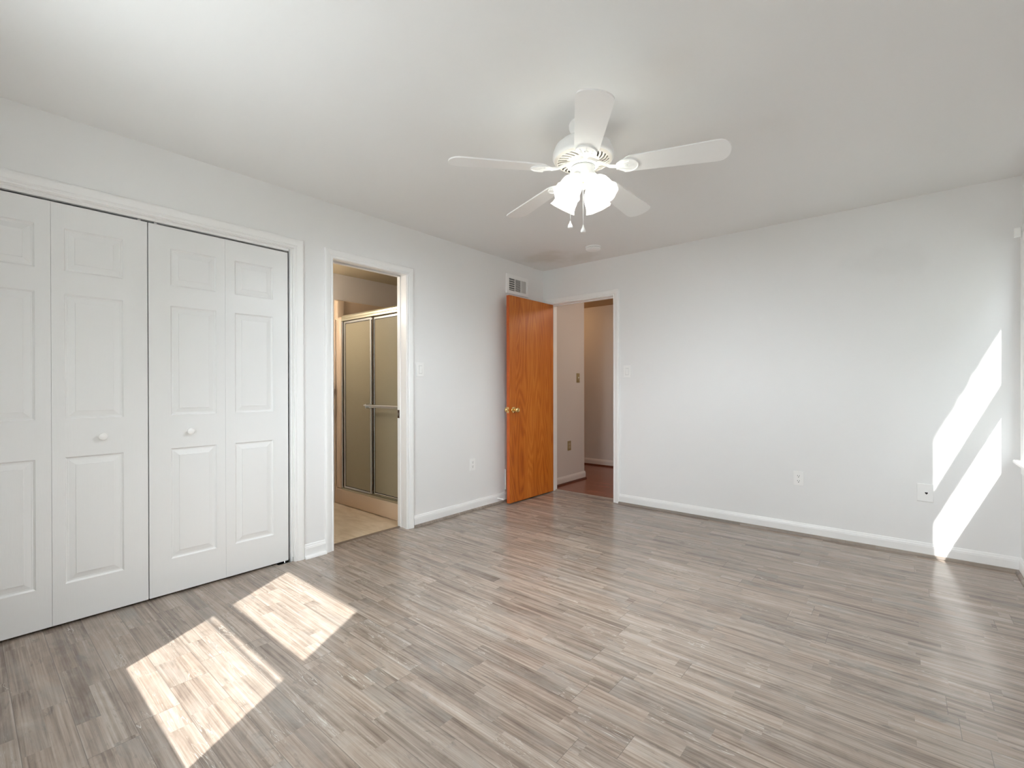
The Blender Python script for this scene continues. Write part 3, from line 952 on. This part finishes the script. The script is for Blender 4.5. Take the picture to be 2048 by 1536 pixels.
baseboard('baseboard_hall_left', PH, T, HC+0.013, M_mahog_trim, M_halltrim, 'white baseboard with mahogany shoe on the left hall wall')
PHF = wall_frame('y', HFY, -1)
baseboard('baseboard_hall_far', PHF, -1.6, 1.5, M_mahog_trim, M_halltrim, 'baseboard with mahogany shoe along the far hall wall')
# added warm globe that brightens the hall, out of view
cl = thing('hall_fill_light', (1.15, 0.75, HZ))
tag(cl, 'added warm globe brightening the hall, hidden by the doorway wall', 'ceiling light')
bm = bmesh.new(); lathe(bm, [(0, 0), (0.10, 0), (0.10, -0.02), (0.085, -0.03), (0.0, -0.03)], 32)
obj('base', bm, M_brass, cl, True)
bm = bmesh.new(); lathe(bm, [(0.08, -0.03), (0.11, -0.06), (0.11, -0.09), (0.07, -0.125), (0.0, -0.135)], 32)
obj('globe', bm, M_hallfill, cl, True)

cl2 = thing('hall_fill_light', (-0.80, 1.30, HZ))  # second added globe, tints the far hall wall warm
tag(cl2, 'added dimmer amber globe warming the hall, unseen round the corner', 'ceiling light')
bm = bmesh.new(); lathe(bm, [(0, 0), (0.10, 0), (0.10, -0.02), (0.085, -0.03), (0.0, -0.03)], 32)
obj('base', bm, M_brass, cl2, True)
bm = bmesh.new(); lathe(bm, [(0.08, -0.03), (0.11, -0.06), (0.11, -0.09), (0.07, -0.125), (0.0, -0.135)], 32)
obj('globe', bm, emit('hall_amber_fill', (1.0, 0.62, 0.30), 12.0), cl2, True)

# ------------------------------------------------------------------ wall plates
def plate(P, a, z, w, h, m, name, label, cat, kind):
    t = thing(name, P(a, z, 0.0)); tag(t, label, cat)
    org = Vector(t.location)
    def fin(nm, bm, mm, par):
        o_ = obj(nm, bm, mm); o_.parent = par; o_.location = -org if par is t else Vector((0, 0, 0)); return o_
    def pb(bm, A0, A1, Z0, Z1, H0, H1, bev=0.0):
        p, q = P(A0, Z0, H0), P(A1, Z1, H1); box(bm, p.x, q.x, p.y, q.y, p.z, q.z, bev)
    bm = bmesh.new(); pb(bm, a-w/2, a+w/2, z-h/2, z+h/2, 0.0, 0.0058, 0.0016)
    fin('cover_plate', bm, m, t)
    if kind == 'rocker':
        bm = bmesh.new(); pb(bm, a-0.0168, a+0.0168, z-0.0335, z+0.0335, 0.005, 0.0066)
        s = fin('switch_frame', bm, plain('switch_gap_grey', (0.55, 0.545, 0.53), 0.5), t)
        bm = bmesh.new()
        prism(bm, [(-0.031, 0.0060), (-0.031, 0.0068), (0.0, 0.0078), (0.031, 0.0105), (0.031, 0.0060)],
              lambda p, q: P(a-0.0148 if q == 0 else a+0.0148, z+p[0], p[1]))
        fin('rocker', bm, m, t)
    if kind == 'toggle':
        bm = bmesh.new(); pb(bm, a-0.005, a+0.005, z-0.012, z+0.012, 0.005, 0.007)
        pb(bm, a-0.004, a+0.004, z-0.002, z+0.010, 0.006, 0.018, 0.001)
        fin('toggle', bm, plain('ivory_toggle', (0.75, 0.68, 0.52), 0.4), t)
    if kind == 'outlet':
        for dz in (0.0195, -0.0195):
            bm = bmesh.new()
            poly = []
            for i in range(28):
                an = 2*PI*i/28
                poly.append((0.0172*math.cos(an), max(-0.0135, min(0.0135, 0.0172*math.sin(an)))))
            prism(bm, poly, lambda p, q: P(a+p[0], z+dz+p[1], 0.0050 if q == 0 else 0.0075))
            s = fin('socket', bm, m if m is not M_brass_old else plain('ivory_socket', (0.55, 0.44, 0.28), 0.45), t)
            bm = bmesh.new()
            pb(bm, a-0.0075, a-0.0052, z+dz-0.001, z+dz+0.0075, 0.0074, 0.0078)
            pb(bm, a+0.0052, a+0.0075, z+dz-0.001, z+dz+0.0075, 0.0074, 0.0078)
            pb(bm, a-0.0028, a+0.0028, z+dz-0.0100, z+dz-0.0050, 0.0074, 0.0078)
            fin('slot', bm, M_dark, s)
        bm = bmesh.new(); M = None
        prism(bm, [(0.0028*math.cos(2*PI*i/12), 0.0028*math.sin(2*PI*i/12)) for i in range(12)],
              lambda p, q: P(a+p[0], z+p[1], 0.005 if q == 0 else 0.0066))
        fin('screw', bm, M_plastic if m is not M_brass_old else M_brass_old, t)
    if kind == 'jack':
        bm = bmesh.new()
        prism(bm, [(-0.0075, 0.007), (0.0075, 0.007), (0.0075, 0.001), (0.004, -0.003), (0.0, -0.008), (-0.004, -0.003), (-0.0075, 0.001)],
              lambda p, q: P(a+p[0]+0.006, z+p[1]-0.003, 0.0050 if q == 0 else 0.0062))
        fin('jack_hole', bm, M_dark, t)
    return t
plate(PL, -1.731, 1.295, 0.074, 0.117, M_plastic, 'light_switch', 'white rocker light switch beside the bathroom doorway', 'light switch', 'rocker')
plate(PF, 1.013, 1.298, 0.074, 0.120, M_plastic, 'light_switch', 'white rocker light switch beside the hall doorway', 'light switch', 'rocker')
plate(PH, 0.720, 1.262, 0.070, 0.114, M_brass_old, 'light_switch', 'aged brass toggle switch plate inside the hall', 'light switch', 'toggle')
plate(PL, -1.121, 0.430, 0.070, 0.116, M_plastic, 'wall_outlet', 'white duplex outlet on the left wall near the wooden door', 'outlet', 'outlet')
plate(PF, 2.452, 0.434, 0.070, 0.110, M_plastic, 'wall_outlet', 'white duplex outlet low on the blank far wall', 'outlet', 'outlet')
plate(PH, 0.520, 0.445, 0.070, 0.114, M_brass_old, 'wall_outlet', 'aged brass outlet plate low in the hall', 'outlet', 'outlet')
plate(PF, 3.187, 0.429, 0.084, 0.119, M_plastic, 'cable_jack', 'square white cable jack plate touched by the sun patch', 'cable jack', 'jack')

# ------------------------------------------------------------------ air register above the wooden door
reg = thing('air_vent', (0.0, -0.46, 2.105)); tag(reg, 'white louvred air register high on the wall above the wooden door', 'air vent')
ry0, ry1, rz0, rz1 = -0.636, -0.284, 2.105, 2.298
bm = bmesh.new()
secs = [(-0.598, -0.508), (-0.500, -0.412), (-0.404, -0.322)]
zc0, zc1 = 2.137, 2.262
box(bm, 0, 0.010, ry0, secs[0][0], rz0, rz1); box(bm, 0, 0.010, secs[2][1], ry1, rz0, rz1)
box(bm, 0, 0.010, secs[0][0], secs[2][1], rz0, zc0); box(bm, 0, 0.010, secs[0][0], secs[2][1], zc1, rz1)
box(bm, 0, 0.010, secs[0][1], secs[1][0], zc0, zc1); box(bm, 0, 0.010, secs[1][1], secs[2][0], zc0, zc1)
box(bm, 0.0, 0.006, ry0-0.004, ry1+0.004, rz0-0.004, rz1+0.004)
for f in [f for f in bm.faces]: pass
rf = pp('register_frame', bm, M_trim, reg)
bm = bmesh.new()
box(bm, 0.0061, 0.0068, secs[0][0], secs[2][1], zc0, zc1)
pp('duct_opening', bm, M_darkgrey, reg)
bm = bmesh.new()
for i in range(6):
    z = zc0 + 0.008 + i*0.0225
    box(bm, 0.0068, 0.0095, secs[0][0], secs[0][1], z, z+0.010)
for i in range(11):
    z = zc0 + 0.004 + i*0.0115
    box(bm, 0.0068, 0.0100, secs[1][0], secs[1][1], z, z+0.005)
for i in range(7):
    y = secs[2][0] + 0.002 + i*0.0115
    box(bm, 0.0068, 0.0100, y, y+0.0085, zc0, zc1)
pp('louvre', bm, plain('register_louvre', (0.62, 0.61, 0.58), 0.45), reg)
bm = bmesh.new(); box(bm, 0.0060, 0.018, -0.302, -0.298, 2.165, 2.235, 0.0008)
pp('damper_lever', bm, M_trim, reg)

# low grille hidden behind the wooden door, only its edge shows
rg = thing('low_wall_grille', (0.0, -0.40, 0.12)); tag(rg, 'white low wall grille, only a sliver showing behind the wooden door', 'air vent')
bm = bmesh.new(); box(bm, 0, 0.006, -0.664, -0.20, 0.12, 0.325, 0.001)
box(bm, 0, 0.016, -0.664, -0.652, 0.12, 0.325); box(bm, 0, 0.016, -0.212, -0.20, 0.12, 0.325)
pp('grille_frame', bm, M_plastic, rg)
bm = bmesh.new()
for i in range(12): box(bm, 0.006, 0.011, -0.650, -0.214, 0.133+i*0.0155, 0.140+i*0.0155)
pp('louvre', bm, M_plastic, rg)

# spring door stop on the baseboard
ds = thing('door_stop', (0.0135, -0.775, 0.050)); tag(ds, 'small white door stop on the left baseboard near the wooden door', 'door stop')
bm = bmesh.new(); M = Matrix.Translation((0.0135, -0.775, 0.050)) @ Matrix.Rotation(PI/2, 4, 'Y')
lathe(bm, [(0, 0), (0.012, 0), (0.011, 0.004), (0.006, 0.007), (0.0, 0.007)], 20, M)
pp('base', bm, M_plastic, ds, True)
bm = bmesh.new()
pts = [(0.020+0.052*i/120, -0.775+0.0045*math.cos(i*0.75), 0.050+0.0045*math.sin(i*0.75)) for i in range(121)]
tube(bm, pts, 0.0013, 6)
pp('spring', bm, M_plastic, ds, True)
bm = bmesh.new(); lathe(bm, [(0, 0.056), (0.0075, 0.056), (0.0085, 0.060), (0.008, 0.068), (0.0, 0.070)], 18, M)
pp('rubber_tip', bm, M_plastic, ds, True)

# ------------------------------------------------------------------ smoke detector
sm = thing('smoke_detector', (0.886, -0.432, H)); tag(sm, 'round white smoke detector on the ceiling near the far wall', 'smoke detector')
bm = bmesh.new(); lathe(bm, [(0, 0), (0.070, 0), (0.071, -0.004), (0.070, -0.010), (0.060, -0.011), (0.0, -0.011)], 48)
obj('mounting_base', bm, M_plastic, sm, True)
bm = bmesh.new(); lathe(bm, [(0.060, -0.010), (0.058, -0.015)], 48)
obj('vent_gap', bm, plain('vent_shadow_grey', (0.30, 0.30, 0.29), 0.7), sm, True)
bm = bmesh.new(); lathe(bm, [(0.056, -0.014), (0.066, -0.015), (0.066, -0.024), (0.060, -0.031), (0.050, -0.034), (0.0, -0.035)], 48)
for i in range(24):
    a = 2*PI*i/24
    x, y = 0.0605*math.cos(a), 0.0605*math.sin(a)
    box(bm, x-0.002, x+0.002, y-0.002, y+0.002, -0.017, -0.009)
obj('cover', bm, M_plastic, sm, True)
bm = bmesh.new(); lathe(bm, [(0, -0.0345), (0.009, -0.0345), (0.009, -0.0362), (0, -0.0365)], 20, Matrix.Translation((0.02, 0.01, 0)))
obj('test_button', bm, M_plastic, sm, True)

# ------------------------------------------------------------------ ceiling fan
FX, FY = 1.868, -2.220
fan = thing('ceiling_fan', (FX, FY, H))
tag(fan, 'white five-blade ceiling fan with a four-bell light kit', 'ceiling fan')
def z_(v): return v - H          # world height -> fan local
bm = bmesh.new(); lathe(bm, [(0, 0), (0.066, 0), (0.069, -0.006), (0.068, -0.022), (0.058, -0.046), (0.036, -0.060), (0.020, -0.066), (0.0, -0.066)], 40)
obj('canopy', bm, M_fan, fan, True)
bm = bmesh.new(); lathe(bm, [(0.013, -0.060), (0.013, -0.085)], 20)
obj('downrod', bm, M_fan, fan, True)
bm = bmesh.new()
lathe(bm, [(0.0, z_(2.368)), (0.030, z_(2.367)), (0.070, z_(2.360)), (0.110, z_(2.345)), (0.136, z_(2.322)), (0.147, z_(2.295)), (0.149, z_(2.272)), (0.145, z_(2.262)), (0.138, z_(2.257))], 64)
obj('motor_housing', bm, M_fan, fan, True)
# vented underside: slanted fins between two rings over a dark disc
bm = bmesh.new()
lathe(bm, [(0.140, z_(2.258)), (0.128, z_(2.250)), (0.125, z_(2.252))], 64)
lathe(bm, [(0.090, z_(2.246)), (0.082, z_(2.242)), (0.060, z_(2.244))], 64)
for i in range(30):
    a = 2*PI*i/30
    tw = 0.16
    pts = []
    for s_, (r, z) in enumerate(((0.128, 2.2510), (0.109, 2.2465), (0.086, 2.2440))):
        an = a + tw*(s_-1)
        pts.append((r, an, z))
    hw = (0.0065, 0.0055, 0.0045)
    up_, lo_ = [], []
    for (r, an, z), w_ in zip(pts, hw):
        c_, s2 = math.cos(an), math.sin(an)
        up_.append(((r*c_-w_*s2), (r*s2+w_*c_), z_(z)))
        lo_.append(((r*c_+w_*s2), (r*s2-w_*c_), z_(z)))
    for q in range(2):
        A = [bm.verts.new(v) for v in (up_[q], up_[q+1], lo_[q+1], lo_[q])]
        B = [bm.verts.new((v[0], v[1], v[2]+0.004)) for v in (up_[q], up_[q+1], lo_[q+1], lo_[q])]
        bm.faces.new(A); bm.faces.new(B[::-1])
        for k in range(4): bm.faces.new((A[k], A[(k+1) % 4], B[(k+1) % 4], B[k]))
o_ = obj('vent_ring', bm, plain('fan_ivory', (0.80, 0.755, 0.69), 0.35), fan)
bm = bmesh.new(); lathe(bm, [(0.0, z_(2.262)), (0.136, z_(2.262))], 48)
obj('vent_backing', bm, plain('vent_inner_grey', (0.30, 0.28, 0.25), 0.7), fan)
bm = bmesh.new(); lathe(bm, [(0.0, z_(2.247)), (0.066, z_(2.247)), (0.073, z_(2.243)), (0.074, z_(2.228)), (0.070, z_(2.225)), (0.0, z_(2.225))], 48)
obj('flywheel', bm, M_fan, fan, True)
bm = bmesh.new(); lathe(bm, [(0.0, z_(2.226)), (0.058, z_(2.226)), (0.058, z_(2.223))], 48)
obj('shadow_gap', bm, M_dark, fan, True)
bm = bmesh.new()
lathe(bm, [(0.0, z_(2.223)), (0.052, z_(2.223)), (0.054, z_(2.219)), (0.054, z_(2.188)), (0.051, z_(2.182)), (0.053, z_(2.178)), (0.049, z_(2.168)), (0.036, z_(2.160)), (0.022, z_(2.156)), (0.0, z_(2.156))], 48)
obj('switch_housing', bm, M_fan, fan, True)

# blades
def blade_outline():
    pts = []
    r0, r1 = 0.185, 0.660
    w0, w1 = 0.056, 0.072
    n = 14
    # inner rounded end
    for i in range(n+1):
        a = PI/2 + PI*i/n
        pts.append((r0+0.055+0.055*math.cos(a), w0*math.sin(a)))
    # outer end, softly rounded
    for i in range(n+1):
        a = -PI/2 + PI*i/n
        ca, sa = math.cos(a), math.sin(a)
        ca = abs(ca)**0.75*(1 if ca >= 0 else -1)
        pts.append((r1-0.060+0.060*ca, w1*sa))
    return pts
PITCH = math.radians(-11)
def make_blade():
    root = thing('blade'); 
    bm = bmesh.new()
    R_ = Matrix.Rotation(PITCH, 4, 'X')
    def f(p, t):
        v = R_ @ Vector((0, p[1], (-0.003 if t == 0 else 0.003)))
        return Vector((p[0], v.y, v.z + z_(2.2045) - 0.018*(p[0]-0.185)/0.475))
    prism(bm, blade_outline(), f)
    me = obj('blade', bm, M_fan)
    return me
def make_iron():
    bm = bmesh.new()
    R_ = Matrix.Rotation(PITCH, 4, 'X')
    # arm from the flywheel
    def bar(pts, w, h):
        rings = []
        for (x, y, z), ww in zip(pts, w):
            rings.append([bm.verts.new((x, y-ww, z-h)), bm.verts.new((x, y+ww, z-h)), bm.verts.new((x, y+ww, z+h)), bm.verts.new((x, y-ww, z+h))])
        for k in range(len(rings)-1):
            for i in range(4):
                j = (i+1) % 4
                bm.faces.new((rings[k][i], rings[k][j], rings[k+1][j], rings[k+1][i]))
        bm.faces.new(rings[0]); bm.faces.new(rings[-1][::-1])
    bar([(0.062, 0, z_(2.236)), (0.085, 0, z_(2.233)), (0.105, 0, z_(2.222)), (0.130, 0, z_(2.207)), (0.175, 0, z_(2.1985)), (0.215, 0, z_(2.1965))],
        (0.016, 0.012, 0.0085, 0.0075, 0.008, 0.010), 0.0045)
    # shield shaped plate with raised rim under the blade
    outline = []
    for i in range(25):
        a = -PI*0.62 + 1.24*PI*i/24
        outline.append((0.212+0.052*math.cos(a), 0.046*math.sin(a)))
    outline += [(0.165, 0.020), (0.158, 0.0), (0.165, -0.020)]
    def f(p, t):
        v = R_ @ Vector((0, p[1], (-0.0075 if t == 0 else -0.003)))
        return Vector((p[0], v.y, v.z + z_(2.2045) - 0.018*(p[0]-0.185)/0.475))
    prism(bm, outline, f)
    rim = [f(p, 0) + Vector((0, 0, -0.0005)) for p in outline[:25]]
    tube(bm, rim, 0.0035, 8)
    for yy in (-0.024, 0.0, 0.024):
        v0 = f((0.190+0.018*(yy == 0), yy), 0)
        tube(bm, [v0 + Vector((-0.028, -yy*0.7, -0.001)), v0 + Vector((0.038, yy*0.25, -0.001))], 0.0035, 6)
        tube(bm, [v0 + Vector((0.012, 0, 0.001)), v0 + Vector((0.012, 0, -0.005))], 0.0045, 10)
    return obj('blade_iron', bm, M_fan, smooth=True)
b0 = make_blade()
for o_ in list(COL.objects):
    if o_.type == 'EMPTY' and o_.name.startswith('blade') and not o_.children:
        bpy.data.objects.remove(o_)
b0.name = 'blade'
i0 = make_iron(); i0.parent = b0
TH0 = math.radians(89.32)
for k in range(5):
    b = b0 if k == 0 else copy_tree(b0)
    b.parent = fan
    b.rotation_euler = (0, 0, TH0 + k*2*PI/5)

# light kit: four bell shades, directions relative to the camera side (azimuth 310 deg)
SHADE_T = math.radians(36)
def bell_profile():
    return [(0.020, 0.000), (0.0225, 0.004), (0.0225, 0.016), (0.030, 0.026), (0.043, 0.042), (0.0515, 0.062), (0.0545, 0.084), (0.0555, 0.102), (0.0590, 0.120), (0.0660, 0.134)]
def make_shade():
    bm = bmesh.new()
    pr = bell_profile()
    th = 0.0022
    rip = lambda a, z: 0.035*max(0, (z-0.03)/0.104)*math.cos(8*a) if z > 0.03 else 0.0
    lathe(bm, pr + [(r-th, z) for (r, z) in pr[::-1]], 64, None, rip)
    return obj('lamp_shade', bm, M_shade, smooth=True)
def make_bulb():
    bm = bmesh.new()
    lathe(bm, [(0.0, 0.022), (0.012, 0.024), (0.013, 0.036), (0.020, 0.050), (0.0255, 0.066), (0.024, 0.080), (0.015, 0.091), (0.0, 0.095)], 24)
    return obj('bulb', bm, M_bulb, smooth=True)
def make_socket():
    bm = bmesh.new()
    lathe(bm, [(0.0, -0.030), (0.012, -0.028), (0.019, -0.016), (0.0235, -0.004), (0.0245, 0.006), (0.021, 0.008), (0.0, 0.008)], 28)
    return obj('shade_holder', bm, M_fan, smooth=True)
s0, u0, h0 = make_shade(), make_bulb(), make_socket()
u0.parent = s0; h0.parent = s0
for k, az in enumerate((175, 265, 355, 85)):
    s = s0 if k == 0 else copy_tree(s0)
    s.parent = fan
    a = math.radians(az)
    d = Vector((math.sin(SHADE_T)*math.cos(a), math.sin(SHADE_T)*math.sin(a), -math.cos(SHADE_T)))
    s.rotation_mode = 'QUATERNION'
    s.rotation_quaternion = d.to_track_quat('Z', 'Y')
    s.location = (0.052*math.cos(a), 0.052*math.sin(a), z_(2.163))
bm = bmesh.new()
lathe(bm, [(0.023, z_(2.158)), (0.0235, z_(2.150)), (0.0235, z_(2.128)), (0.020, z_(2.124)), (0.0, z_(2.123))], 32)
obj('light_kit_stem', bm, plain('fan_ivory_stem', (0.78, 0.74, 0.67), 0.35), fan, True)
# pull chains
camr = Vector((0.765, 0.644, 0)); camf = Vector((-0.644, 0.765, 0))
def chain(px, z0, z1, zk, brass_at=None):
    bm = bmesh.new()
    n = int((z0-z1)/0.0034)
    tube(bm, [(px.x, px.y, z_(z0)), (px.x, px.y, z_(z1))], 0.0013, 6)
    for i in range(n):
        z = z0 - (i+0.5)*(z0-z1)/n
        lathe(bm, [(0, 0.0014), (0.0016, 0), (0, -0.0014)], 5, Matrix.Translation((px.x, px.y, z_(z))))
    c = obj('pull_chain', bm, plain('white_chain', (0.78, 0.77, 0.74), 0.35), fan)
    bm = bmesh.new()
    lathe(bm, [(0.0, zk), (0.0025, zk-0.002), (0.0045, zk-0.010), (0.0085, zk-0.019), (0.0122, zk-0.028), (0.0120, zk-0.033), (0.0095, zk-0.0365), (0.0, zk-0.0370)], 24, Matrix.Translation((px.x, px.y, -H)))
    obj('pull_knob', bm, M_plastic, c, True)
    return c
chain(camf*-0.026 + camr*-0.004, 2.138, 1.932, 1.934)
bm = bmesh.new()
pc = camf*-0.0235 + camr*-0.004
tube(bm, [(pc.x, pc.y, z_(2.140)), (pc.x-0.644*-0.005, pc.y-0.765*0.005, z_(2.138))], 0.0040, 12)
obj('chain_grommet', bm, M_brass_old, fan)
chain(camr*-0.064 + camf*-0.004, 2.200, 1.960, 1.962)
